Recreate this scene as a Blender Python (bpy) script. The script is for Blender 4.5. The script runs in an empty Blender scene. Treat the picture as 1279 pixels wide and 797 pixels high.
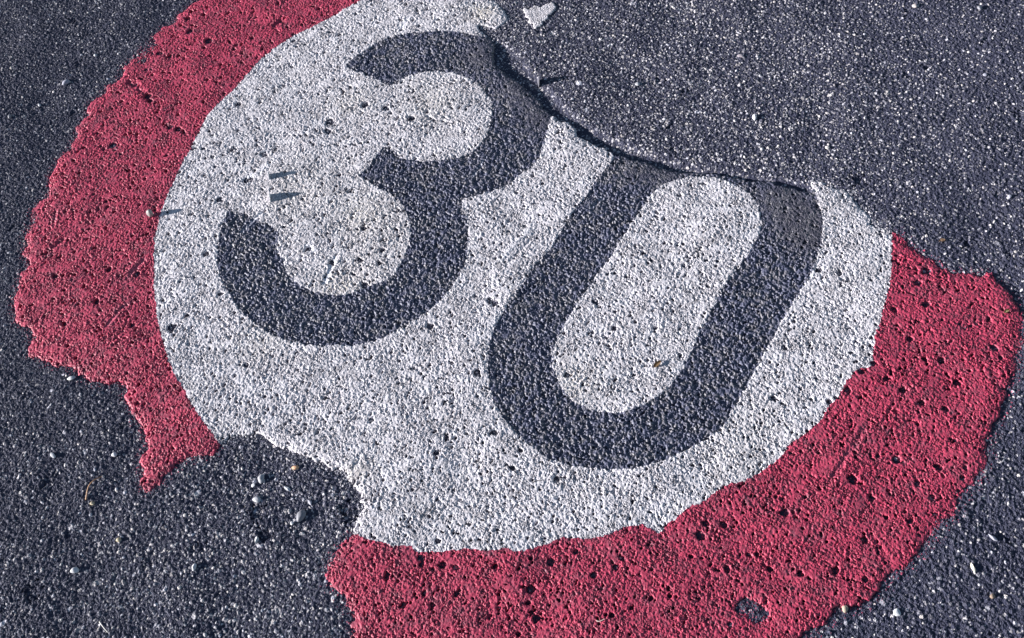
import bpy, math
import numpy as np

S = bpy.context.scene
COL = S.collection
R = math.radians

# ------------------------------------------------------------------ camera
# World: z up, ground near z = 0, metres.  The camera looks down at the marking
# from 1.27 m; NRM is the ground normal in the camera's own axes.
TILT, DIRN, CAM_H = R(33.0), R(100.0), 1.271
NRM = np.array([math.sin(TILT) * math.cos(DIRN), math.sin(TILT) * math.sin(DIRN), math.cos(TILT)])
E1 = -np.cross([0, 0, 1.0], NRM); E1 /= np.linalg.norm(E1)
E2 = np.cross(NRM, E1)
ROT = np.array([E1, E2, NRM])            # camera axes -> world axes
FPX = 1279 * 35 / 36.0

from mathutils import Matrix, Vector, noise as mnoise
cam_d = bpy.data.cameras.new("camera"); cam = bpy.data.objects.new("camera", cam_d); COL.objects.link(cam)
cam_d.lens = 35; cam_d.sensor_width = 36; cam_d.clip_start = 0.02; cam_d.clip_end = 500
cam.matrix_world = Matrix.Translation((0, 0, CAM_H)) @ Matrix(ROT.tolist()).to_4x4()
S.camera = cam


def ground(px, py, z=0.0):
    """Survey: the ground point seen at (px, py) of the photograph."""
    px = np.asarray(px, float); py = np.asarray(py, float)
    d = np.stack([(px - 639.5) / FPX, -(py - 398.5) / FPX, -np.ones_like(px)], -1) @ ROT.T
    t = (z - CAM_H) / d[..., 2]
    return d[..., 0] * t, d[..., 1] * t


# ------------------------------------------------------------------ light
a = ground(192, 271); b = ground(232, 263.5)
SHADOW = math.atan2(b[1] - a[1], b[0] - a[0])          # direction the shadows fall
SUN_EL = R(14.5)
SUN_AZ = SHADOW + math.pi                              # where the sun stands (from +X, ccw)
w = bpy.data.worlds.new("World"); S.world = w; w.use_nodes = True
nt = w.node_tree; bg = nt.nodes["Background"]
sky = nt.nodes.new("ShaderNodeTexSky"); sky.sky_type = 'NISHITA'; sky.sun_disc = False
sky.dust_density = 0.3; sky.sun_elevation = SUN_EL; sky.sun_rotation = math.pi / 2 - SUN_AZ
nt.links.new(sky.outputs[0], bg.inputs[0]); bg.inputs[1].default_value = 0.05
sd = bpy.data.lights.new("sun", 'SUN'); so = bpy.data.objects.new("sun", sd); COL.objects.link(so)
sd.energy = 5.0; sd.angle = R(0.5); sd.color = (1.0, 0.965, 0.93)
dirv = Vector((-math.cos(SUN_AZ) * math.cos(SUN_EL), -math.sin(SUN_AZ) * math.cos(SUN_EL), -math.sin(SUN_EL)))
so.rotation_euler = dirv.to_track_quat('-Z', 'Y').to_euler()
so.location = (-2, 0, 3)
vs = S.view_settings
vs.view_transform = 'Standard'; vs.look = 'None'; vs.gamma = 1; vs.use_curve_mapping = False
vs.exposure = 1.33
S.cycles.max_bounces = 3; S.cycles.diffuse_bounces = 2; S.cycles.glossy_bounces = 1
S.cycles.use_adaptive_sampling = False

# ------------------------------------------------------------------ grid
CELL = 0.00085
rng = np.random.default_rng(30)
cx, cy = ground(np.array([0, 1279, 1279, 0]), np.array([0, 0, 797, 797]))
MARG = 0.20
x0, x1, y0, y1 = cx.min() - MARG, cx.max() + MARG, cy.min() - MARG, cy.max() + MARG
NX, NY = int((x1 - x0) / CELL), int((y1 - y0) / CELL)
xs = x0 + CELL * np.arange(NX); ys = y0 + CELL * np.arange(NY)
print("core grid", NX, NY)
f32 = np.float32


def gfield(lo, hi, seed, shape=(NY, NX)):
    """Random field with wavelengths between lo and hi metres, unit variance."""
    r = np.random.default_rng(seed)
    F = np.fft.rfft2(r.standard_normal(shape).astype(f32))
    fy = np.fft.fftfreq(shape[0], CELL)[:, None]; fx = np.fft.rfftfreq(shape[1], CELL)[None]
    k = np.hypot(fx, fy)
    g = np.exp(-(k * lo) ** 2 * 0.5) * (1 - np.exp(-(k * hi) ** 2 * 0.5))
    o = np.fft.irfft2(F * g, shape).astype(f32)
    return o / o.std()


def blur(m, s):
    F = np.fft.rfft2(m.astype(f32))
    fy = np.fft.fftfreq(m.shape[0], CELL)[:, None]; fx = np.fft.rfftfreq(m.shape[1], CELL)[None]
    return np.fft.irfft2(F * np.exp(-2 * (np.pi * s) ** 2 * (fx ** 2 + fy ** 2)), m.shape).astype(f32)


def smooth(x, a, b):
    t = np.clip((x - a) / (b - a), 0, 1); return t * t * (3 - 2 * t)


XX, YY = np.meshgrid(xs.astype(f32), ys.astype(f32))


def grains(size, seed, prob=1.0, jit=0.9):
    """Crushed stones on a jittered lattice: (height in grain radii, id-random a,b,c, mask)."""
    r = np.random.default_rng(seed)
    M = int(max(NX, NY) * CELL / size) + 8
    jx = (r.random((M, M)) - .5) * jit; jy = (r.random((M, M)) - .5) * jit
    rad = 0.42 + 0.30 * r.random((M, M)); rad[r.random((M, M)) > prob] = 0
    tx = r.standard_normal((M, M)) * .55; ty = r.standard_normal((M, M)) * .62
    asp = 1 + .9 * r.random((M, M)); ang = r.random((M, M)) * 3.1416
    lvl = r.random((M, M)) * .8
    rid = r.random((3, M, M))
    u = (XX - xs[0]) / size + 3; v = (YY - ys[0]) / size + 3
    iu = u.astype(np.int32); iv = v.astype(np.int32)
    best = np.full(XX.shape, -9, f32); bid = np.zeros(XX.shape, np.int32)
    A = [q.astype(f32).ravel() for q in (jx, jy, rad, tx, ty, asp, np.cos(ang), np.sin(ang), lvl)]
    for dj in (-1, 0, 1):
        for di in (-1, 0, 1):
            k = (np.clip(iv + dj, 0, M - 1) * M + np.clip(iu + di, 0, M - 1))
            dx = u - (iu + di + .5) - A[0][k]; dy = v - (iv + dj + .5) - A[1][k]
            ca, sa = A[6][k], A[7][k]
            p = (dx * ca + dy * sa); q = (-dx * sa + dy * ca) * A[5][k]
            rr = np.maximum(np.maximum(np.abs(p), np.abs(q)), (np.abs(p) + np.abs(q)) * .74) / np.maximum(A[2][k], 1e-3)
            h = A[8][k] + np.clip(A[3][k] * dx + A[4][k] * dy, -.5, .5) + .35 - 1.3 * np.clip(rr - .55, 0, 9)
            h = np.where(A[2][k] > 0, h, -9)
            m = h > best
            best[m] = h[m]; bid[m] = k[m]
    return best, rid.astype(f32).reshape(3, -1)[:, bid]


# ------------------------------------------------------------------ outlines (surveyed on the ground)
def outline(pts, rough, seed, step=0.0025):
    """Pixel survey -> ground polygon with a broken, fractal edge of the given roughness (m)."""
    r = np.random.default_rng(seed)
    p = np.array(pts, float); X, Y = ground(p[:, 0], p[:, 1]); P = np.stack([X, Y], 1)
    out = []
    for i in range(len(P)):
        A, B = P[i], P[(i + 1) % len(P)]
        seg = [A, B]
        while True:
            L = np.linalg.norm(np.array(seg[1]) - seg[0])
            if L < step: break
            n = []
            for q in range(len(seg) - 1):
                d = seg[q + 1] - seg[q]; nn = np.array([-d[1], d[0]]) / (np.linalg.norm(d) + 1e-9)
                n += [seg[q], (seg[q] + seg[q + 1]) / 2 + nn * r.normal() * min(rough, L * .22) * min(1, L / .012 + .35)]
            seg = n + [seg[-1]]
        out += seg[:-1]
    return np.array(out)


def curve(pts, n=5):
    """Catmull-Rom through open pixel points."""
    p = np.array(pts, float); q = np.vstack([2 * p[0] - p[1], p, 2 * p[-1] - p[-2]]); o = []
    for i in range(1, len(q) - 2):
        for t in np.arange(n) / n:
            a, b, c, d = q[i - 1], q[i], q[i + 1], q[i + 2]
            o.append(.5 * (2 * b + (c - a) * t + (2 * a - 5 * b + 4 * c - d) * t * t + (3 * b - a - 3 * c + d) * t ** 3))
    return [tuple(v) for v in o] + [tuple(p[-1])]


def inside(poly):
    """Boolean raster of the polygon on the core cells (cell centres)."""
    m = np.zeros((NY - 1, NX - 1), bool)
    cxs = xs[:-1] + CELL / 2
    A = poly; B = np.roll(poly, -1, 0)
    for j in range(NY - 1):
        y = ys[j] + CELL / 2
        c = (A[:, 1] > y) != (B[:, 1] > y)
        if not c.any(): continue
        X = np.sort(A[c, 0] + (y - A[c, 1]) / (B[c, 1] - A[c, 1]) * (B[c, 0] - A[c, 0]))
        m[j] = np.searchsorted(X, cxs) % 2 == 1
    return m


# disc geometry on the ground, used to run the outline on past the frame
BROKEN_TOP = [(613, 0), (623, 7), (633, 20), (630, 29), (623, 34), (617, 37), (605, 32), (598, 32), (600, 39), (613, 48), (617, 58),
              (620, 83), (629, 90), (640, 98), (654, 108), (668, 120), (678, 131), (687, 143), (698, 150), (711, 152), (718, 161),
              (720, 169), (735, 176), (752, 185), (769, 195), (779, 196), (796, 201), (820, 208), (850, 217), (869, 217), (900, 220),
              (927, 224), (957, 227), (974, 232), (995, 237), (1012, 240), (1017, 227), (1032, 230), (1052, 237), (1066, 251),
              (1079, 263), (1090, 274), (1086, 282), (1100, 285), (1114, 288)]
RED_RIGHT = [(1116, 286), (1127, 294), (1140, 309), (1144, 316), (1164, 324), (1178, 336), (1188, 343), (1205, 340), (1215, 343),
             (1225, 350), (1232, 340), (1239, 341), (1249, 355), (1262, 368), (1271, 384), (1277, 396), (1274, 416), (1278, 423),
             (1269, 443), (1268, 463), (1256, 490), (1252, 504), (1247, 518), (1238, 529), (1231, 551), (1232, 571), (1218, 595),
             (1205, 615), (1195, 629), (1179, 649), (1168, 663), (1147, 690), (1130, 710), (1110, 717), (1100, 729), (1090, 744),
             (1076, 749), (1073, 757), (1056, 760), (1046, 757), (1035, 771), (1025, 781), (1015, 785), (1001, 795), (985, 808),
             (930, 835), (860, 862), (780, 882), (700, 893), (620, 892), (550, 880), (500, 868), (462, 850), (440, 830), (436, 812)]
NOTCH = [(437, 797), (445, 785), (440, 778), (439, 761), (432, 744), (424, 740), (413, 734), (408, 724), (412, 712), (420, 693),
         (424, 688), (430, 676), (442, 668), (445, 656), (450, 646), (456, 632), (452, 618), (442, 603), (434, 591), (427, 587),
         (410, 583), (393, 576), (376, 568), (359, 559), (342, 554), (330, 544), (319, 541), (302, 542), (288, 547), (274, 557),
         (271, 561), (261, 568), (247, 569), (237, 571), (217, 581), (212, 590), (203, 596), (200, 607), (191, 613), (181, 615),
         (175, 605), (176, 598), (189, 593), (181, 586), (173, 578), (175, 571), (185, 563), (186, 556), (181, 539), (175, 529),
         (166, 519), (164, 509), (159, 501), (159, 485), (152, 480), (136, 480), (122, 477), (105, 472), (98, 463), (81, 458),
         (64, 453), (51, 448), (36, 445), (40, 429), (41, 414), (37, 409), (21, 404), (20, 385), (22, 368), (25, 353), (27, 341),
         (39, 333), (37, 324), (29, 316), (36, 304), (32, 297), (39, 282), (37, 267), (53, 251), (63, 246), (61, 230), (63, 222),
         (73, 208), (73, 200), (85, 190), (91, 180), (98, 169), (95, 159), (113, 146), (110, 137), (114, 129), (134, 117),
         (134, 108), (147, 102), (156, 95), (154, 86), (166, 75), (178, 64), (190, 51), (205, 34), (220, 29), (222, 20), (234, 12),
         (252, 0), (285, -25), (340, -60), (410, -90), (480, -108), (560, -112), (600, -80), (596, -40), (604, -15)]
MARKING = BROKEN_TOP + RED_RIGHT + NOTCH
DISC = curve([(1112, 270), (1114, 288), (1113, 304), (1113, 328), (1112, 351), (1108, 368), (1103, 385), (1099, 402), (1093, 419)]) + \
    [(1089, 440), (1090, 453), (1086, 460), (1073, 462), (1066, 467), (1052, 484), (1046, 499), (1035, 507), (1022, 530), (1001, 547),
     (985, 557), (978, 569), (961, 581), (940, 596), (930, 603), (913, 605), (893, 617), (876, 629), (859, 635), (849, 644),
     (835, 654), (828, 663), (822, 668), (813, 661), (803, 656), (786, 659), (769, 664), (749, 671), (732, 674), (718, 673),
     (701, 673), (688, 679), (667, 685), (650, 690), (630, 686), (603, 688), (579, 686), (556, 689), (535, 691), (518, 688),
     (498, 683), (478, 678), (457, 673), (442, 668)] + \
    curve([(400, 640), (330, 600), (274, 554), (268, 544), (256, 529), (247, 516), (234, 494), (220, 470), (210, 446), (203, 423),
           (197, 396), (194, 368), (193, 341), (194, 314), (197, 287), (204, 262), (212, 241), (220, 224), (230, 203), (241, 183),
           (251, 163), (264, 142), (281, 125), (298, 108), (315, 88), (329, 73), (346, 61), (366, 47), (390, 36), (413, 24),
           (435, 11), (460, -1), (500, -17), (560, -30), (640, -40), (720, -30)], 3) + [(900, 40)]
THREE = curve([(432, 83), (454, 66), (478, 52), (505, 44), (532, 41), (556, 40), (579, 43), (603, 47), (640, 44)], 3) + [(700, 100), (695, 140)] + \
    curve([(688, 147), (685, 162), (676, 190), (667, 207), (650, 220), (630, 234), (603, 244), (579, 251)], 3) + \
    curve([(578, 258), (582, 272), (585, 290), (585, 307), (581, 331), (569, 353), (552, 375), (532, 392), (511, 406), (488, 419), (461, 429),
           (434, 433), (407, 434), (390, 433), (359, 426), (339, 418), (315, 402), (298, 385), (285, 365), (275, 345), (272, 324),
           (274, 301), (279, 280), (286, 265)], 3) + \
    curve([(287, 264), (305, 268), (322, 276), (342, 285), (349, 294), (346, 311), (352, 324), (359, 341), (373, 355), (390, 364), (407, 368),
           (427, 370), (447, 365), (464, 358), (481, 353), (491, 346), (501, 331), (510, 311), (513, 290), (511, 274), (506, 262),
           (500, 254), (488, 244), (471, 234), (450, 222)], 3) + \
    curve([(449, 221), (461, 210), (474, 193), (481, 185), (491, 190), (505, 200), (522, 202), (539, 203), (562, 200), (583, 195), (600, 183),
           (610, 166), (615, 146), (614, 129), (605, 115), (593, 103), (576, 95), (556, 91), (535, 91), (515, 95), (501, 102), (488, 108),
           (474, 102), (457, 95), (444, 90)], 3)
ZERO_O = [(773, 180)] + curve([(770, 195), (759, 210), (745, 227), (732, 247), (715, 268), (701, 290), (688, 311), (667, 335), (654, 356),
                             (640, 375), (625, 397), (615, 419), (610, 440), (610, 463), (613, 490), (622, 510), (633, 528), (650, 546), (671, 564),
                             (691, 576), (715, 583), (739, 586), (766, 587), (793, 586), (813, 581), (830, 576), (849, 567), (869, 557), (893, 541),
                             (907, 527), (920, 504), (934, 480), (951, 448), (968, 418), (985, 389), (1001, 362), (1015, 338), (1022, 318),
                             (1027, 294), (1027, 274), (1022, 256), (1019, 245), (1012, 236)], 3) + [(1012, 200), (900, 150)]
ZERO_I = curve([(850, 225), (833, 230), (820, 238), (808, 252), (799, 266), (786, 286), (772, 307), (759, 328), (742, 351), (725, 375), (708, 402),
                (697, 421), (691, 440), (690, 455), (696, 473), (705, 490), (718, 504), (739, 513), (762, 517), (779, 516), (796, 510), (813, 502),
                (830, 490), (844, 474), (855, 456), (866, 433), (879, 406), (896, 375), (913, 348), (930, 324), (944, 302), (951, 283),
                (949, 266), (941, 250), (927, 237), (907, 227), (885, 222), (863, 222)], 3)
FLAKE = [(655, 11), (660, 13), (667, 8), (674, 10), (682, 6), (691, 4), (694, 9), (692, 15), (685, 20), (684, 25), (677, 28), (675, 34), (669, 37), (667, 31), (661, 29), (661, 24), (656, 21)]

mk = inside(outline(MARKING, .0022, 1))
hole = inside(outline([(919, 757), (926, 749), (934, 747), (945, 752), (955, 757), (961, 766), (957, 774), (944, 779), (936, 770), (925, 767)], .002, 2))
crack = inside(outline([(600, 33), (606, 32), (616, 39), (622, 46), (617, 50), (606, 44)], .001, 12))
mk &= ~hole
disc = inside(outline(DISC, .0011, 3))
d3 = inside(outline(THREE, .0012, 4)); d0 = inside(outline(ZERO_O, .0012, 5)) & ~inside(outline(ZERO_I, .0014, 6))
flake = inside(outline(FLAKE, .0022, 7))
# crumbs broken out along the margin
eat = gfield(.006, .03, 8)[:-1, :-1]; edge = blur(mk, .003)
mk &= ~((edge < .80) & (eat > 1.15)); mk &= edge > .25
mk |= (~mk) & (edge > .33) & (eat < -1.7)
pass
k_digit3 = mk & disc & d3; k_digit0 = mk & disc & d0
k_white = mk & disc & ~d3 & ~d0; k_red = mk & ~disc


def V(m):                                  # cell mask -> vertex mask array
    o = np.zeros((NY, NX), f32); o[:-1, :-1] = m; return o


# ------------------------------------------------------------------ asphalt heights and stone tones
def spot(px, py, rpx):                     # soft round region given in the photograph's pixels
    X, Y = ground(px, py); r = rpx * .0013
    return np.exp(-((XX - X) ** 2 + (YY - Y) ** 2) / (2 * r * r))


# a worn trough just past the broken edge
TR = blur(V(inside(outline([(618, 50), (640, 62), (686, 114), (728, 156), (800, 190), (880, 212), (1010, 231), (1010, 242), (850, 224),
                               (760, 200), (690, 155), (640, 105), (615, 80)], .001, 31))), .0045)
wear = .31 + .52 * np.clip(spot(800, 90, 170) + spot(620, 60, 110) + spot(960, 190, 120) + .8 * spot(360, 660, 110) + .45 * spot(200, 720, 150)
                          + .35 * spot(1010, 20, 160), 0, 1) + .10 * gfield(.03, .3, 9)
wear = np.clip(wear, .10, 1.10).astype(f32)
gA, idA = grains(.0030, 21, .93)
gB, idB = grains(.0047, 22, .55)
gC, idC = grains(.0105, 23, .16)
hA = gA * .0015 - .0009
hB = gB * .0021 - .0010
hC = gC * .0020 - .0017
low = (gfield(.0016, .005, 24) * .00022 + gfield(.008, .04, 25) * .00045).astype(f32)
base = low + .0002
H = base.copy(); tone = np.full(H.shape, 0, f32); warm = np.full(H.shape, .5, f32)
for h, idn, bias in ((hA, idA, 0.), (hB, idB, .03), (hC, idC, .06)):
    sel = h + low * .7 > H
    H[sel] = (h + low * .7)[sel]
    # share of stones whose binder film has been worn off (wear) and their own grey
    bare = smooth(idn[0], .99 - wear * .66, 1.05 - wear * .66)
    t = .02 + (.13 + .50 * idn[1] ** 1.4) * bare + bias * idn[1]
    tone[sel] = t[sel] ; warm[sel] = idn[2][sel]
H += gfield(.0017, .004, 26) * .00022
H += gfield(.15, .8, 27) * .0010
# pop-outs where a stone has gone
POPS = [(320, 641, 8), (430, 634, 7), (436, 648, 6), (330, 668, 7), (1071, 225, 6), (1134, 15, 4), (823, 100, 5), (1190, 560, 7),
        (706, 96, 4), (1130, 590, 6), (40, 740, 9), (60, 600, 5)]
for i in range(150):
    POPS.append((rng.uniform(-60, 1340), rng.uniform(-60, 860), rng.uniform(1.5, 4.5)))


HOLE = np.zeros((NY, NX), bool)


def psc(px, py):                           # metres per photo pixel at that place
    a, b = ground(np.array([px - 5, px + 5, px, px]), np.array([py, py, py - 5, py + 5]))
    return math.sqrt(math.hypot(a[1] - a[0], b[1] - b[0]) * math.hypot(a[3] - a[2], b[3] - b[2])) / 10


def dent(Hm, px, py, r, depth, asp=1.0, ang=0.0, mask=None, flat=True, cut=False):
    X, Y = ground(px, py); i = int((X - x0) / CELL); j = int((Y - y0) / CELL); n = int(r * 1.8 / CELL) + 3
    sl = (slice(max(j - n, 0), min(j + n, NY)), slice(max(i - n, 0), min(i + n, NX)))
    if sl[0].stop <= sl[0].start or sl[1].stop <= sl[1].start: return
    dx = XX[sl] - X; dy = YY[sl] - Y
    p = dx * math.cos(ang) + dy * math.sin(ang); q = (-dx * math.sin(ang) + dy * math.cos(ang)) * asp
    d = np.hypot(p, q) / r
    d = d * (1 + (.14 if cut else .35) * low[sl] / .0006)
    if cut: HOLE[sl] |= d < .92
    f = 1 - smooth(d, .72, 1.12) if flat else np.clip(1 - d * d, 0, 1)
    Hm[sl] -= depth * f


for px, py, r in POPS:
    dent(H, px, py, r * psc(px, py), .0028 if r > 5 else .0020)
H = H * (1 - .35 * np.clip(TR, 0, 1)) - TR * .0046
H -= np.clip(blur(V(mk), .004) * 1.2, 0, 1) * .0006
AS = H

# ------------------------------------------------------------------ marking heights
vm = V(mk); red = blur(V(k_red), .0012); dig = blur(V(k_digit3 | k_digit0), .0009); wht = np.clip(1 - red - dig, 0, 1)
worn = np.clip(spot(650, 110, 28) + spot(600, 70, 22) + spot(675, 150, 22) + spot(1000, 270, 24) + spot(970, 250, 20) + spot(1005, 300, 16)
               + spot(830, 215, 20) + .8 * spot(790, 215, 16), 0, 1)
g1 = gfield(.0022, .0048, 41); g2 = gfield(.0040, .011, 42); g3 = gfield(.008, .025, 43); g4 = gfield(.0017, .0030, 44)
gran = -np.maximum(-g1 + .1, 0) ** 1.3                       # plateaus with small sharp hollows
coarse = -np.abs(g2) ** .8
Hm = .0026 + .0014 * smooth(blur(vm, .012), .5, .95) + gfield(.12, .6, 45) * .0005
gv = np.clip(1 + .38 * gfield(.03, .14, 48), .35, 1.7)          # rubbed smooth here, rough there
Hm = Hm + (gfield(.007, .018, 49) * .00018)
Hm = Hm + wht * gv * (gran * .00060 + g4 * .00017 + g3 * .00020)
Hm = Hm + red * gv * (gran * .00046 + g4 * .00022 + g2 * .00018 + g3 * .00020)
gL = gfield(.0092, .022, 46)
lump = np.minimum(gL, .5) * .0010 + np.minimum(g2, .4) * .0006 + gran * .00036 + g4 * .00016
fine = gran * .00048 + g4 * .00026 + g3 * .00010
Hm = Hm + dig * (lump * (1 - worn) * np.clip(gv, .6, 1.4) + fine * worn - .0003)
Hm = Hm.astype(f32)
# small air holes
n = 21000
qx = rng.uniform(0, 1300, n); qy = rng.uniform(-30, 830, n)


def on_white(px, py):
    X, Y = ground(px, py); i = int((X - x0) / CELL); j = int((Y - y0) / CELL)
    return 0 <= i < NX - 1 and 0 <= j < NY - 1 and k_white[j, i]


for i in range(n):
    u = rng.random()
    dent(Hm, qx[i], qy[i], psc(qx[i], qy[i]) * (1.05 + 1.5 * u ** 4), .0012 + .0012 * u, 1 + .7 * rng.random(), rng.random() * 3.1, cut=u > (.15 if on_white(qx[i], qy[i]) else .72))
n = 420
for i in range(n):
    dent(Hm, rng.uniform(0, 1300), rng.uniform(-30, 830), rng.uniform(.0020, .0036), rng.uniform(.002, .0034), 1 + .5 * rng.random(), rng.random() * 3.1, cut=rng.random() < .7)
dg = np.argwhere(k_digit3 | k_digit0)
for j, i in dg[rng.integers(0, len(dg), 3400)]:           # shallow cups between the stones under the black
    d = 1 - .85 * worn[j, i]
    X, Y = xs[i], ys[j]; rr = rng.uniform(.0022, .0062); n_ = int(rr / CELL) + 2
    sl = (slice(max(j - n_, 0), j + n_), slice(max(i - n_, 0), i + n_)); th = rng.random() * 3.1
    ddx = XX[sl] - X; ddy = YY[sl] - Y
    q_ = np.hypot(ddx * math.cos(th) + ddy * math.sin(th), (ddy * math.cos(th) - ddx * math.sin(th)) * rng.uniform(1, 1.6)) / rr * (1 + .2 * g2[sl])
    Hm[sl] -= (d * rng.uniform(.0006, .0016) * (1 - smooth(q_, .45, 1.0)) * (dig[sl] > .5)).astype(f32)
BIG = [(237, 41, 4), (261, 53, 5), (235, 25, 3.5), (213, 160, 4), (223, 163, 4), (142, 183, 5), (200, 68, 4), (212, 72, 4), (180, 78, 4), (185, 122, 5),
       (188, 128, 4), (255, 20, 3), (298, 132, 4), (412, 154, 6), (410, 166, 4), (330, 194, 4), (308, 227, 5), (314, 226, 4), (275, 251, 4.5), (456, 133, 5),
       (482, 137, 5), (514, 150, 5), (257, 319, 4.5), (172, 344, 4.5), (214, 411, 6), (218, 409, 4), (308, 457, 4), (275, 369, 3.5), (166, 408, 3.5),
       (81, 406, 4), (121, 378, 4), (234, 395, 3), (70, 347, 4), (137, 338, 4), (612, 377, 5), (618, 380, 5), (537, 409, 5), (596, 467, 5.5),
       (464, 526, 4), (478, 314, 4), (450, 326, 4), (743, 378, 4.5), (767, 412, 4), (708, 470, 4), (818, 411, 3.5), (617, 542, 5.5), (558, 548, 4),
       (545, 567, 5), (650, 564, 4), (640, 586, 5), (695, 600, 5), (547, 677, 5), (527, 698, 5.5), (527, 706, 4.5), (553, 707, 6), (570, 710, 4.5),
       (619, 709, 4.5), (688, 703, 6), (663, 737, 7), (670, 774, 6.5), (742, 720, 5.5), (776, 698, 5), (769, 710, 5), (719, 690, 4), (504, 757, 5),
       (483, 724, 4), (484, 719, 4), (540, 757, 4), (530, 742, 4), (570, 743, 4), (660, 754, 4), (623, 761, 4), (813, 749, 4), (764, 770, 4),
       (1064, 600, 7.5), (979, 642, 6.5), (874, 670, 7.5), (881, 655, 5), (903, 657, 5.5), (908, 712, 5.5), (961, 712, 4.5), (999, 718, 5.5),
       (1043, 714, 5.5), (1080, 676, 5.5), (1119, 575, 6), (1080, 725, 4.5), (1089, 624, 5), (1145, 605, 4.5), (1164, 622, 4.5), (1172, 585, 5),
       (1201, 598, 4), (1205, 586, 4), (1137, 652, 4.5), (945, 693, 3.5), (1022, 339, 5), (1048, 343, 4), (1157, 340, 6), (1146, 355, 5),
       (1156, 382, 6), (1115, 388, 4), (1241, 436, 5.5), (1136, 425, 4.5), (1154, 450, 4.5), (1175, 452, 5.5), (1194, 479, 5), (1127, 489, 5),
       (1106, 475, 4.5), (1090, 456, 4), (1035, 503, 4), (966, 499, 5), (1075, 466, 5), (1150, 505, 5.5), (1180, 512, 5), (1058, 489, 5),
       (385, 313, 4.5), (414, 329, 4), (474, 330, 4), (455, 287, 4), (456, 358, 5), (765, 55, 4)]
for px, py, r in BIG:
    dent(Hm, px, py, r * psc(px, py), .0012, 1 + .3 * rng.random(), rng.random() * 3.1, cut=True)


def scratch(Hm, p, q, wid, depth, ridge=.0, prof=None):
    """A groove from pixel p to pixel q; returns its soft mask."""
    A = np.array(ground(*p)); B = np.array(ground(*q)); d = B - A; L = np.linalg.norm(d); d /= L; nrm = np.array([-d[1], d[0]])
    pad = wid * 4
    i0, i1 = [int((v - x0) / CELL) for v in (min(A[0], B[0]) - pad, max(A[0], B[0]) + pad)]
    j0, j1 = [int((v - y0) / CELL) for v in (min(A[1], B[1]) - pad, max(A[1], B[1]) + pad)]
    sl = (slice(max(j0, 0), min(j1, NY)), slice(max(i0, 0), min(i1, NX)))
    dx = XX[sl] - A[0]; dy = YY[sl] - A[1]
    s = (dx * d[0] + dy * d[1]) / L; t = (dx * nrm[0] + dy * nrm[1]) / wid
    t = t + low[sl] * 500
    e = np.clip(s * 6, 0, 1) * np.clip((1 - s) * 6, 0, 1)
    f = np.exp(-t * t) * e
    Hm[sl] -= depth * f
    if ridge: Hm[sl] += ridge * np.exp(-(np.abs(t) - 1.8) ** 2 * 2) * e
    return sl, f


scuff = np.zeros((NY, NX), f32)
for p, q, wd, dp, rg, sc in [((183, 323), (158, 350), .0036, .0018, .0008, .5), ((160, 378), (131, 413), .0026, .0011, .0005, .5),
                             ((84, 298), (65, 312), .0042, .0022, .0005, 0), ((332, 263), (297, 296), .0026, .0012, .0004, .8),
                             ((421, 320), (403, 360), .0038, .0015, .0005, 1), ((383, 305), (395, 318), .0040, .0008, 0, 1), ((318, 218), (305, 230), .005, .0002, 0, .9), ((334, 188), (327, 198), .004, .0002, 0, .8), ((512, 22), (500, 38), .004, .0002, 0, .7),
                             ((606, 199), (589, 225), .0026, .0010, .0004, .9), ((753, 246), (738, 263), .0030, .0010, .0004, .8),
                             ((667, 281), (618, 333), .0048, -.0008, 0, .45), ((676, 287), (628, 338), .0030, .0008, 0, 0),
                             ((1088, 524), (1030, 612), .0036, .0011, .0004, .22), ((1237, 458), (1252, 492), .0044, .0014, 0, .1),
                             ((354, 24), (341, 36), .0050, .0032, 0, 0), ((159, 103), (174, 108), .0060, .0034, 0, 0),
                             ((330, 76), (322, 92), .0020, .0007, 0, .6), ((355, 190), (300, 240), .0050, -.0004, 0, .55),
                             ((427, 130), (372, 176), .0040, .0004, 0, .3), ((1118, 500), (1096, 540), .0022, .0009, .0003, .1),
                             ((182, 118), (172, 112), .004, .003, 0, 0), ((563, 432), (545, 470), .003, .0006, 0, .2),
                             ((440, 592), (452, 570), .004, .0012, 0, 0), ((1083, 662), (1117, 713), .0036, .0007, .0003, .0),
                             ((1150, 690), (1100, 760), .003, .001, .0003, .0), ((1060, 620), (1040, 640), .003, .001, 0, 0)]:
    sl, f = scratch(Hm, p, q, wd, dp, rg)
    scuff[sl] = np.maximum(scuff[sl], f * sc)
for i in range(34):                        # faint random drag marks
    px, py = rng.uniform(40, 1250), rng.uniform(0, 790); L = rng.uniform(10, 34); th = math.radians(rng.normal(125, 22))
    sl, f = scratch(Hm, (px, py), (px + L * math.cos(th), py + L * math.sin(th)), rng.uniform(.0010, .0022), rng.uniform(.0004, .0010), .0003)
    scuff[sl] = np.maximum(scuff[sl], f * rng.uniform(0, .35))
dens = gfield(.02, .09, 47)
pit = HOLE[:-1, :-1] | crack | ((blur(g1, .0006) > 1.62 - .22 * dens)[:-1, :-1] & k_white) | ((blur(g1, .0006) > 1.75 - .2 * dens)[:-1, :-1] & k_red)
mk &= ~pit; k_white &= ~pit; k_red &= ~pit
for kk in (k_digit3, k_digit0): kk &= ~(pit & (g2[:-1, :-1] < .2))
mk = k_white | k_red | k_digit3 | k_digit0
# rounded, slightly crumbled margin
em = blur(vm, .0021)
Hm = np.where(em < .97, AS + (Hm - AS) * smooth(em, .30, .90) ** .5, Hm)
Hm = np.maximum(Hm, AS * .4 + .0004)

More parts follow.
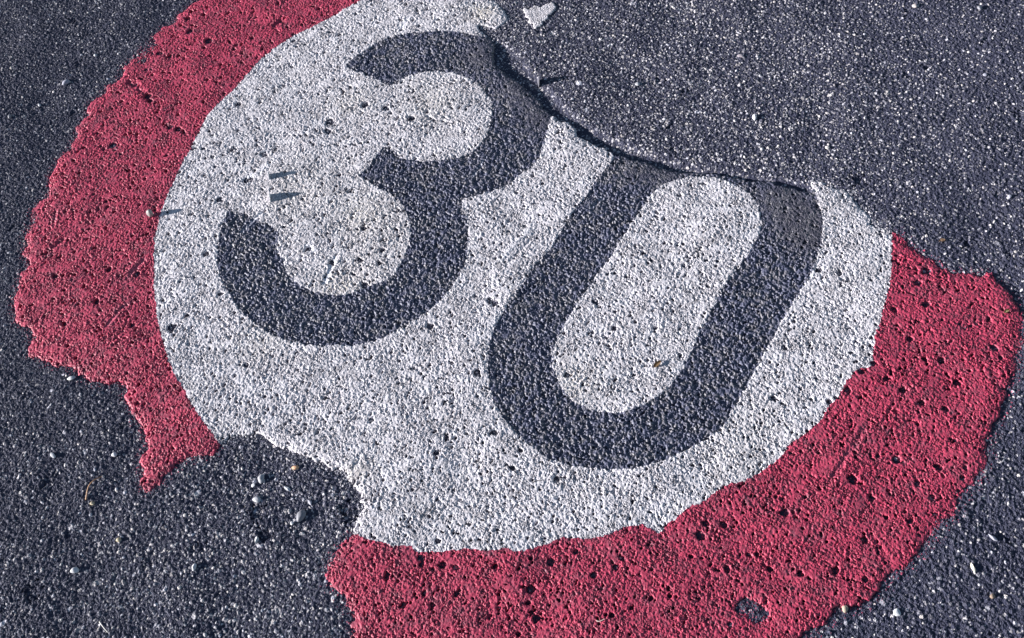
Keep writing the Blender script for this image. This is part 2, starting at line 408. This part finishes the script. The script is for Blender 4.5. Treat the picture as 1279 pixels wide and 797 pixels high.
stain = np.clip(spot(601, 18, 14) + .7 * spot(447, 590, 9) + .5 * spot(450, 268, 22) + .6 * spot(425, 360, 24) + .45 * spot(440, 130, 22)
                + .4 * spot(330, 430, 20) + .5 * spot(540, 130, 30) + .5 * spot(715, 480, 22) + .3 * spot(930, 560, 30) + .4 * spot(370, 240, 40)
                + .3 * spot(480, 300, 40), 0, 1) * (.55 + .35 * gfield(.005, .03, 51))
stain = np.clip(stain, 0, 1).astype(f32)
gs = gfield(.0013, .0036, 61); dz = gfield(.015, .07, 62) + .6 * gfield(.06, .3, 63)
grit = smooth(gs + .28 * dz, 1.05, 1.65).astype(f32)                 # fine grit trodden into the coating
glint = (smooth(gfield(.0013, .0030, 64), 1.3, 2.0) * .45).astype(f32)
grime = np.clip(.14 + .16 * dz + .10 * gfield(.006, .03, 65), 0, 1).astype(f32)
near = np.clip(blur(V(mk), .012) * 2.2, 0, 1) * (1 - np.clip(blur(TR, .004) * 1.5, 0, 1))
resid = (smooth(gfield(.004, .012, 66) + 1.1 * near + .5 * spot(640, 22, 14) + .6 * spot(652, 45, 10) + .5 * spot(1088, 272, 12), 1.75, 2.1)
         * smooth(AS - blur(AS, .004), -.0002, .0003) * smooth(near + spot(640, 22, 16) + spot(652, 45, 14) + spot(1088, 272, 14), .12, .4)).astype(f32)
resid_red = blur(V(k_red), .02) > blur(V(k_white), .02)
brown = np.clip(worn * .8 + .5 * spot(1005, 285, 22) + .3 * spot(570, 75, 18), 0, 1).astype(f32)


# ------------------------------------------------------------------ mesh builders
def raw_mesh(name, co, quads):
    me = bpy.data.meshes.new(name)
    me.vertices.add(len(co)); me.vertices.foreach_set("co", np.ascontiguousarray(co, f32).ravel())
    me.loops.add(quads.size); me.loops.foreach_set("vertex_index", np.ascontiguousarray(quads, np.int32).ravel())
    me.polygons.add(len(quads)); me.polygons.foreach_set("loop_start", np.arange(0, quads.size, 4, dtype=np.int32))
    me.update(calc_edges=True)
    return me


def attr(me, name, v):
    at = me.attributes.new(name, 'FLOAT', 'POINT'); at.data.foreach_set("value", np.ascontiguousarray(v, f32))


def link(name, me, mat, parent=None, sm=False):
    o = bpy.data.objects.new(name, me); COL.objects.link(o)
    me.materials.append(mat)
    if sm: me.polygons.foreach_set("use_smooth", np.ones(len(me.polygons), bool))
    else: me.polygons.foreach_set("use_smooth", np.zeros(len(me.polygons), bool))
    if parent: o.parent = parent
    return o


def piece(name, cells, mat, attrs, parent=None, allm=mk, top=None):
    """The part of the coating covering the given cells, closed down to the road at its outer margin."""
    top = Hm if top is None else top
    jj, ii = np.nonzero(cells); idx = lambda j, i: j * NX + i
    q = np.stack([idx(jj, ii), idx(jj, ii + 1), idx(jj + 1, ii + 1), idx(jj + 1, ii)], 1)
    P = np.zeros((NY + 1, NX + 1), bool); P[1:-1, 1:-1] = allm; C = np.zeros_like(P); C[1:-1, 1:-1] = cells
    sk = []
    for dj, di, a_, b_ in ((-1, 0, (0, 0), (0, 1)), (1, 0, (1, 1), (1, 0)), (0, -1, (1, 0), (0, 0)), (0, 1, (0, 1), (1, 1))):
        nb = np.roll(np.roll(P, -dj, 0), -di, 1)
        j, i = np.nonzero((C & ~nb)[1:-1, 1:-1])
        sk.append(np.stack([idx(j + a_[0], i + a_[1]), idx(j + b_[0], i + b_[1])], 1))
    sk = np.concatenate(sk)
    used, inv = np.unique(q, return_inverse=True); q = inv.reshape(q.shape)
    bu, binv = np.unique(sk, return_inverse=True); binv = binv.reshape(sk.shape)
    su = np.searchsorted(used, sk); nb0 = len(used)
    q2 = np.stack([su[:, 1], su[:, 0], nb0 + binv[:, 0], nb0 + binv[:, 1]], 1)
    allv = np.concatenate([used, bu]); X = XX.ravel()[allv]; Y = YY.ravel()[allv]
    Z = np.concatenate([top.ravel()[used], AS.ravel()[bu] - .0012])
    me = raw_mesh(name, np.stack([X, Y, Z], 1), np.concatenate([q, q2]))
    for k, v in attrs.items(): attr(me, k, v.ravel()[allv])
    return link(name, me, mat, parent, sm=True)


# ------------------------------------------------------------------ materials
def mat(name):
    m = bpy.data.materials.new(name); m.use_nodes = True
    return m, m.node_tree, m.node_tree.nodes["Principled BSDF"]


def N(t, typ, **kw):
    n = t.nodes.new(typ)
    for k, v in kw.items():
        if k.startswith("i_"):
            key = k[2:]; n.inputs[int(key) if key.isdigit() else key].default_value = v
        else: setattr(n, k, v)
    return n


def mix(t, fac, a, b):
    n = N(t, "ShaderNodeMix", data_type='RGBA')
    for s, v in ((0, fac), (6, a), (7, b)):
        if hasattr(v, "is_linked"): t.links.new(v, n.inputs[s])
        else: n.inputs[s].default_value = v if s == 0 else (*v, 1)
    return n.outputs[2]


def geo_noise(t, scale, detail=3, rough=.6):
    tc = N(t, "ShaderNodeTexCoord"); n = N(t, "ShaderNodeTexNoise"); n.inputs["Scale"].default_value = scale
    n.inputs["Detail"].default_value = detail; n.inputs["Roughness"].default_value = rough
    t.links.new(tc.outputs["Object"], n.inputs["Vector"]); return n.outputs["Fac"]


def ramp(t, src, a, b):
    n = N(t, "ShaderNodeMapRange"); n.inputs[1].default_value = a; n.inputs[2].default_value = b; t.links.new(src, n.inputs[0]); return n.outputs[0]


def A_(t, name):
    return N(t, "ShaderNodeAttribute", attribute_name=name).outputs["Fac"]


m_asph, t, p = mat("asphalt")
binder = mix(t, ramp(t, geo_noise(t, 60), .3, .7), (.032, .034, .062), (.045, .047, .081))
stone = mix(t, A_(t, "warm"), (.66, .65, .74), (.82, .75, .71))
cr = mix(t, ramp(t, A_(t, "tone"), .0, .80), binder, stone)
far = mix(t, ramp(t, geo_noise(t, 330, 2), .52, .72), (.03, .034, .048), (.28, .29, .34))
cr = mix(t, A_(t, "resid"), cr, (.58, .56, .60)); cr = mix(t, A_(t, "resid_red"), cr, (.40, .05, .10))
fin = mix(t, A_(t, "outer"), cr, far)
t.links.new(fin, p.inputs["Base Color"]); p.inputs["Roughness"].default_value = .7; p.inputs["Specular IOR Level"].default_value = .25


def coat(name, c1, c2, cs, cst, cg, rough, spec):
    m, t, p = mat(name)
    c = mix(t, ramp(t, geo_noise(t, 38, 5, .65), .3, .7), c1, c2)
    c = mix(t, A_(t, "stain"), c, cst)
    c = mix(t, A_(t, "grime"), c, cg)
    c = mix(t, A_(t, "grit"), c, (.085, .085, .11))
    c = mix(t, A_(t, "scuff"), c, cs)
    fleck = ramp(t, geo_noise(t, 420, 2), .66, .74)
    c2_ = N(t, "ShaderNodeMath", operation='MULTIPLY'); t.links.new(fleck, c2_.inputs[0]); c2_.inputs[1].default_value = .35
    c = mix(t, c2_.outputs[0], c, tuple(min(1, v * .55) for v in c1))
    t.links.new(c, p.inputs["Base Color"]); p.inputs["Roughness"].default_value = rough; p.inputs["Specular IOR Level"].default_value = spec
    return m


m_white = coat("white_thermoplastic", (.61, .575, .615), (.70, .67, .715), (.80, .785, .84), (.54, .49, .41), (.42, .39, .41), .7, .3)
m_red = coat("red_thermoplastic", (.36, .036, .082), (.48, .054, .108), (.58, .17, .24), (.28, .06, .07), (.20, .045, .075), .55, .45)
m_black = coat("black_thermoplastic", (.068, .072, .120), (.095, .099, .155), (.36, .37, .45), (.074, .070, .096), (.135, .128, .15), .5, .5)

# ------------------------------------------------------------------ the road: one sheet out to the horizon
def grow(n, g=1.05):
    o = []; s = CELL; v = 0
    while v < 90: s *= g; v += s; o.append(v)
    return np.array(o)


G = grow(0); GL = len(G)
gx = np.concatenate([xs[0] - G[::-1], xs, xs[-1] + G]); gy = np.concatenate([ys[0] - G[::-1], ys, ys[-1] + G])


def ext(F):                                # carry a core field on outwards (mirrored tile)
    def ref(g, g0, n):
        k = np.round((g - g0) / CELL).astype(int) % (2 * n - 2); return np.where(k < n, k, 2 * n - 2 - k)
    return F[np.ix_(ref(gy, ys[0], NY), ref(gx, xs[0], NX))]


Hx = ext(AS); TX, TY = len(gx), len(gy)
outer = np.ones((TY, TX), f32); outer[GL:GL + NY, GL:GL + NX] = 0
covered = np.zeros((TY - 1, TX - 1), bool)
BL = 12
deep = np.zeros((NY, NX), bool); deep[:-1, :-1] = blur(mk, .004)[:, :] > .995
nbj, nbi = NY // BL, NX // BL
dv = deep[:nbj * BL, :nbi * BL].reshape(nbj, BL, nbi, BL).all((1, 3))
nxt = np.zeros_like(dv); nxt[:-1, :-1] = dv[:-1, :-1] & dv[1:, :-1] & dv[:-1, 1:] & dv[1:, 1:]
big = np.repeat(np.repeat(nxt, BL, 0), BL, 1)
covered[GL:GL + nbj * BL, GL:GL + nbi * BL] = big
jj, ii = np.nonzero(~covered)
q = np.stack([jj * TX + ii, jj * TX + ii + 1, (jj + 1) * TX + ii + 1, (jj + 1) * TX + ii], 1)
bj, bi = np.nonzero(nxt); bj = bj * BL + GL; bi = bi * BL + GL      # under the coating the sheet is coarser
q = np.concatenate([q, np.stack([bj * TX + bi, bj * TX + bi + BL, (bj + BL) * TX + bi + BL, (bj + BL) * TX + bi], 1)])
used, inv = np.unique(q, return_inverse=True); q = inv.reshape(q.shape)
GX, GY = np.meshgrid(gx, gy)
me = raw_mesh("road", np.stack([GX.ravel()[used], GY.ravel()[used], Hx.ravel()[used]], 1), q)
attr(me, "tone", ext(tone).ravel()[used]); attr(me, "warm", ext(warm).ravel()[used]); attr(me, "resid", ext(resid * ~resid_red).ravel()[used] * (1 - outer.ravel()[used])); attr(me, "resid_red", ext(resid * resid_red).ravel()[used] * (1 - outer.ravel()[used])); attr(me, "outer", outer.ravel()[used])
road = link("road", me, m_asph); road["kind"] = "structure"
print("road faces", len(q))

# ------------------------------------------------------------------ the marking
def tag(o, label, cat, group=None):
    o["label"] = label; o["category"] = cat
    if group: o["group"] = group
    return o


mx, my = ground(650, 340)
root = bpy.data.objects.new("speed_limit_marking", None); COL.objects.link(root)
tag(root, "worn round white and red speed limit marking with the number 30 on the asphalt", "road marking")
AT = dict(stain=stain, scuff=scuff, grit=grit, grime=grime)
chips = smooth(gfield(.0035, .012, 67) + .35 * dz, 2.3, 2.7) * .7
scr = np.maximum(np.maximum(scuff, glint * (1 - worn * .5)), chips).astype(f32)
o = piece("red_ring", k_red, m_red, dict(stain=stain * .6, scuff=scuff, grit=grit * .45, grime=grime), root); o["label"] = "red border with ragged broken edges"
piece("white_disc", k_white, m_white, AT, root)
o = piece("digit", k_digit3, m_black, dict(stain=brown, scuff=scr, grit=grit * 0, grime=np.clip(grime * 2.2, 0, 1)), root); o["label"] = "black number 3"
o = piece("digit", k_digit0, m_black, dict(stain=brown, scuff=scr, grit=grit * 0, grime=np.clip(grime * 2.2, 0, 1)), root); o["label"] = "black number 0 with its top worn away"
ef = blur(V(flake), .0016)
Hf = (np.maximum(blur(AS, .0035) + .0012, AS * .5 + .0006) + smooth(ef, .3, .9) ** .5 * .0016 + gran * .0008 * ef + g2 * .00015).astype(f32)
o = piece("paint_patch", flake, m_white, AT, None, allm=flake, top=Hf)
tag(o, "small isolated patch of white coating left on the asphalt above the number 3", "paint patch")


# ------------------------------------------------------------------ loose things on the road
def h_at(X, Y):
    i = int(np.clip((X - x0) / CELL, 0, NX - 2)); j = int(np.clip((Y - y0) / CELL, 0, NY - 2))
    sub = (slice(max(j - 4, 0), j + 5), slice(max(i - 4, 0), i + 5))
    return float(np.median(Hm[sub][mk[sub[0], sub[1]]])) if mk[sub].mean() > .4 else float(AS[max(j - 2, 0):j + 3, max(i - 2, 0):i + 3].mean())


import bmesh
smat = {}


def stone_mat(c, rough=.6):
    if c not in smat:
        m, t, p = mat("pebble_stone")
        cc = mix(t, ramp(t, geo_noise(t, 260, 4, .7), .3, .7), tuple(v * .72 for v in c), c)
        t.links.new(cc, p.inputs["Base Color"]); p.inputs["Roughness"].default_value = rough
        smat[c] = m
    return smat[c]


def pebble(name, px, py, a, b, ang, hgt, c, label, cat="pebble", seed=0, angular=.0, group="loose pebbles and chips on the road", sink=.25):
    """a, b: half length and half width in mm, ang: long axis in degrees in the photo (0 = right, 90 = up), hgt: height in mm."""
    a *= 1.22; b *= 1.22; hgt *= 1.1
    X, Y = ground(px, py); ex, ey = ground(px + 5 * math.cos(R(ang)), py - 5 * math.sin(R(ang)))
    rz = math.atan2(ey - Y, ex - X)
    bm = bmesh.new(); bmesh.ops.create_icosphere(bm, subdivisions=3, radius=1)
    r = np.random.default_rng(seed + 100)
    planes = [(Vector(r.standard_normal(3)).normalized(), r.uniform(.55, .85)) for _ in range(9)] if angular else []
    for v in bm.verts:
        co = v.co.copy(); nz = mnoise.noise(co * 1.3 + Vector((seed * 3.1, 0, 0)))
        co *= 1 + .16 * nz + .05 * mnoise.noise(co * 4 + Vector((seed, 5, 0)))
        for n_, d_ in planes:
            k = co.dot(n_)
            if k > d_: co -= n_ * (k - d_) * angular
        v.co = Vector((co.x * a * (1 - .15 * co.y), co.y * b * (1 + .18 * co.x), (co.z + 1 - 2 * sink) * hgt / (2 - 2 * sink))) * .001
    me = bpy.data.meshes.new(name); bm.to_mesh(me); bm.free()
    o = link(name, me, stone_mat(c), sm=not angular)
    o.location = (X, Y, h_at(X, Y)); o.rotation_euler = (0, 0, rz)
    tag(o, label, cat, group); return o


GREY = (.22, .22, .26); LAV = (.34, .34, .42); WHT = (.60, .60, .65); BRN = (.30, .22, .17); TAN = (.50, .42, .30)
PB = [
    (83, 104, 6.5, 4.6, 35, 5, LAV, "smooth lavender grey pebble on the asphalt left of the upper red ring", 0),
    (13, 147, 4.2, 2.8, 80, 4, GREY, "small grey oval pebble near the left photo edge, beside the upper red ring", 0),
    (119, 69, 2.4, 2.2, 0, 3, WHT, "tiny round white pebble just left of the top of the red ring", 0),
    (49, 131, 2.2, 2.0, 0, 3, WHT, "tiny white pebble on the dark asphalt beneath the lavender grey pebble", 0),
    (376, 645, 7.5, 5.0, 65, 6, GREY, "grey egg-shaped pebble, the largest in the bare notch below the white disc", 0),
    (326, 598, 5.6, 3.8, 85, 5, (.38, .38, .42), "pale grey oval pebble standing tall in the upper part of the bare notch", 0),
    (321, 624, 5.2, 3.6, -15, 4, (.46, .46, .50), "light grey pebble lying flat just above a dark pit in the notch", 0),
    (316, 606, 3.0, 2.6, 20, 3, WHT, "small white chip beside the pale grey oval pebble in the notch", .9),
    (359, 610, 5.0, 2.2, -30, 3, WHT, "slim white stone splinter in the middle of the bare notch", .9),
    (388, 628, 4.2, 2.2, -50, 3, LAV, "slim bluish stone splinter right of the middle of the notch", .9),
    (365, 654, 2.6, 2.4, 0, 3, WHT, "small white stone directly below left of the largest egg-shaped grey pebble", .7),
    (321, 675, 4.8, 2.6, 70, 4, (.6, .6, .63), "long pale stone on the left rim of a dark pit below the notch", .8),
    (94, 713, 4.6, 3.6, 15, 5, WHT, "bright white pebble on the asphalt in the lower left corner area", .3),
    (243, 709, 4.4, 2.6, 75, 4, WHT, "upright white chip in the middle of the lower left asphalt", .8),
    (143, 568, 3.2, 3.0, 0, 4, WHT, "round white pebble left of the tip of the broken red ring", 0),
    (66, 569, 5.2, 3.0, -35, 4, WHT, "jagged white stone chip far left, below the red ring", .9),
    (90, 473, 5.6, 3.2, 10, 4, (.56, .56, .60), "pale grey angular stone just below the lower left edge of the red ring", .8),
    (149, 675, 3.0, 2.6, 0, 3, TAN, "small tan pebble between the grass stem and the white chip", .2),
    (942, 148, 6.0, 3.2, 85, 4, WHT, "white angular stone chip on the worn asphalt above the number 0", .9),
    (925, 70, 5.0, 3.0, 0, 3, (.36, .32, .36), "flat dusky pink pebble on the asphalt at the upper right of the number 0", .1),
    (1142, 9, 4.0, 3.8, 0, 4, (.50, .44, .44), "pinkish round pebble at the top edge of the photo, right side", .1),
    (1223, 11, 5.0, 3.6, -50, 4, GREY, "grey stone at the top right corner of the photo", .5),
    (1230, 94, 3.0, 2.8, 0, 3, LAV, "small round bluish pebble near the right edge, high on the road", 0),
    (1033, 185, 3.4, 3.0, -40, 3, (.62, .58, .56), "pale blunt stone on the asphalt above the white tip beside the 0", .6),
    (1260, 247, 3.6, 2.6, 60, 3, LAV, "grey blue stone near the right edge, above the red ring", .5),
    (796, 105, 3.8, 3.4, 0, 3, (.46, .46, .5), "grey stone bedded in the asphalt right of the number 3", .4),
    (1120, 766, 4.6, 3.8, 80, 4, (.62, .63, .68), "pale stone just below the lower right edge of the red ring", .8),
    (1215, 710, 5.6, 2.2, -70, 3, (.70, .64, .54), "cream coloured stone splinter on the lower right asphalt", .8),
    (1055, 761, 4.2, 3.0, 80, 4, (.40, .33, .26), "tan brown pebble tucked against the lower right edge of the red ring", .1),
    (1240, 673, 5.6, 2.0, -40, 3, LAV, "thin bluish grey splinter near the right edge, beside the red ring", .9),
    (1239, 745, 3.0, 2.4, 40, 3, BRN, "small brown stone in the lower right corner area", .6),
    (190, 271, 4.6, 4.2, 0, 14.0, (.30, .29, .29), "tall speckled pebble casting a long shadow where the red ring meets the white disc", .3),
    (369, 584, 4.4, 3.0, 0, 3, (.62, .36, .22), "rusty orange stone chip just under the white edge of the notch", .8),
    (116, 629, 3.0, 2.6, 0, 3, TAN, "small sandy pebble at the foot of the brown grass stem", .6),
]
for k, (px, py, a_, b_, an, hg, c, lab, angu) in enumerate(PB):
    nm = "pebble" if angu < .5 else "stone_chip"
    pebble(nm, px, py, a_, b_, an, hg, c, lab, "pebble" if angu < .5 else "stone chip", seed=k, angular=angu, sink=.12 if hg > 10 else .28)


def shard(px, py, qx, qy, hgt, wid, m, label, seed):
    """A thin upright sliver whose flat side faces the low sun."""
    X, Y = ground(px, py)
    bm = bmesh.new(); r = np.random.default_rng(seed)
    prof = [(-1, 0), (-.9, .45), (-.55, .82), (-.1, 1), (.3, .86), (.7, .5), (1, .1), (.9, 0)]
    F, Bk = [], []
    for u, v in prof:
        u += r.normal() * .04; v = max(v + r.normal() * .03, 0)
        F.append(bm.verts.new((.0007 * (1 - v * .4), u * wid, v * hgt - .001))); Bk.append(bm.verts.new((-.0009 * (1 - v * .5), u * wid, v * hgt - .001)))
    bm.faces.new(F); bm.faces.new(Bk[::-1])
    for i in range(len(F)):
        j = (i + 1) % len(F); bm.faces.new((F[j], F[i], Bk[i], Bk[j]))
    bmesh.ops.recalc_face_normals(bm, faces=bm.faces)
    bmesh.ops.bevel(bm, geom=bm.edges[:], offset=.0002, segments=1, affect='EDGES')
    me = bpy.data.meshes.new("stone_chip"); bm.to_mesh(me); bm.free()
    o = link("stone_chip", me, m); o.location = (X, Y, h_at(X, Y)); o.rotation_euler = (0, R(8), SHADOW)
    tag(o, label, "stone chip", "thin upright chips casting long shadows"); return o


shard(337, 223, 0, 0, .0145, .0072, stone_mat((.74, .74, .80)), "upper of two thin upright white chips on the white disc left of the 3", 1)
shard(338.5, 249.5, 0, 0, .0145, .0094, stone_mat((.74, .74, .79)), "lower of two thin upright white chips on the white disc left of the 3", 2)
shard(672, 103, 0, 0, .0210, .0095, stone_mat((.10, .10, .13)), "dark upright stone chip on the asphalt beside the broken edge of the 3", 3)


def stem(name, pts, rad, c, label, cat, z=None, taper=.5):
    """A thin bent stem through photo points with heights above the ground in mm."""
    P = []
    for (px, py, h) in pts:
        X, Y = ground(px, py); P.append(Vector((X, Y, h_at(X, Y) + h * .001)))
    cu = []
    for i in range(len(P) - 1):
        p0 = P[max(i - 1, 0)]; p1 = P[i]; p2 = P[i + 1]; p3 = P[min(i + 2, len(P) - 1)]
        for t_ in np.arange(6) / 6:
            cu.append(.5 * ((2 * p1) + (p2 - p0) * t_ + (2 * p0 - 5 * p1 + 4 * p2 - p3) * t_ ** 2 + (3 * p1 - p0 - 3 * p2 + p3) * t_ ** 3))
    cu.append(P[-1]); org = P[0].copy()
    bm = bmesh.new(); rings = []
    for i, q_ in enumerate(cu):
        d = (cu[min(i + 1, len(cu) - 1)] - cu[max(i - 1, 0)]).normalized(); s = d.cross(Vector((0, 0, 1))).normalized(); u_ = s.cross(d)
        rr = rad * (1 - taper * i / len(cu)) * (1 + .12 * math.sin(i * 2.1))
        rings.append([bm.verts.new(q_ - org + (s * math.cos(k * math.pi / 4) + u_ * math.sin(k * math.pi / 4) * .7) * rr) for k in range(8)])
    for A, B in zip(rings, rings[1:]):
        for k in range(8): bm.faces.new((A[k], A[(k + 1) % 8], B[(k + 1) % 8], B[k]))
    bm.faces.new(rings[0][::-1]); bm.faces.new(rings[-1])
    me = bpy.data.meshes.new(name); bm.to_mesh(me); bm.free()
    o = link(name, me, stone_mat(c, .5), sm=True); o.location = org
    tag(o, label, cat); return o


stem("grass_stem", [(108, 625, 1), (113, 611, 6), (120, 603, 7), (128, 596, 2)], .0011, (.44, .24, .13), "curved brown dried grass stem arching over the lower left asphalt", "grass stem")
stem("straw", [(125, 777, 2), (130, 784, 2.5), (136, 791, 2)], .0008, (.62, .60, .58), "pale thin straw lying in the lower left corner area", "straw")
stem("pine_needle", [(666, 604, .5), (671, 602, 1.2), (677, 602, .6)], .0006, (.10, .08, .07), "tiny dark needle lying on the white disc below the left of the 0", "needle")
stem("thorn", [(745, 777, 1), (749, 778, 1.5), (756, 775, 2.0)], .0008, (.62, .50, .46), "tiny pale thorn lying on the lower red ring", "thorn")


def leaf(px, py, L, W, ang, c, label):
    X, Y = ground(px, py); ex, ey = ground(px + 5 * math.cos(R(ang)), py - 5 * math.sin(R(ang)))
    bm = bmesh.new(); n = 12; rows = []
    for i in range(n + 1):
        s = i / n; wv = W * math.sin(math.pi * s ** .8) ** .8 + .00015
        rows.append([bm.verts.new(((s - .5) * L, k * wv, .0008 + .0016 * (abs(k) ** 2) + .0012 * math.sin(s * 3.1))) for k in (-1, -.5, 0, .5, 1)])
    for A, B in zip(rows, rows[1:]):
        for k in range(4): bm.faces.new((A[k], B[k], B[k + 1], A[k + 1]))
    bmesh.ops.solidify(bm, geom=bm.faces[:], thickness=.0003)
    me = bpy.data.meshes.new("seed_husk"); bm.to_mesh(me); bm.free()
    o = link("seed_husk", me, stone_mat(c), sm=True); o.location = (X, Y, h_at(X, Y)); o.rotation_euler = (0, 0, math.atan2(ey - Y, ex - X))
    tag(o, label, "seed husk")


leaf(821, 457, .016, .0032, 42, (.34, .22, .12), "small brown seed husk lying inside the white middle of the 0")
leaf(1176, 302, .010, .0030, 10, (.46, .30, .20), "tan leaf scrap on the asphalt above the right part of the red ring")
leaf(1256, 391, .010, .0022, 30, (.55, .46, .24), "yellowish seed husk lying on the right part of the red ring")
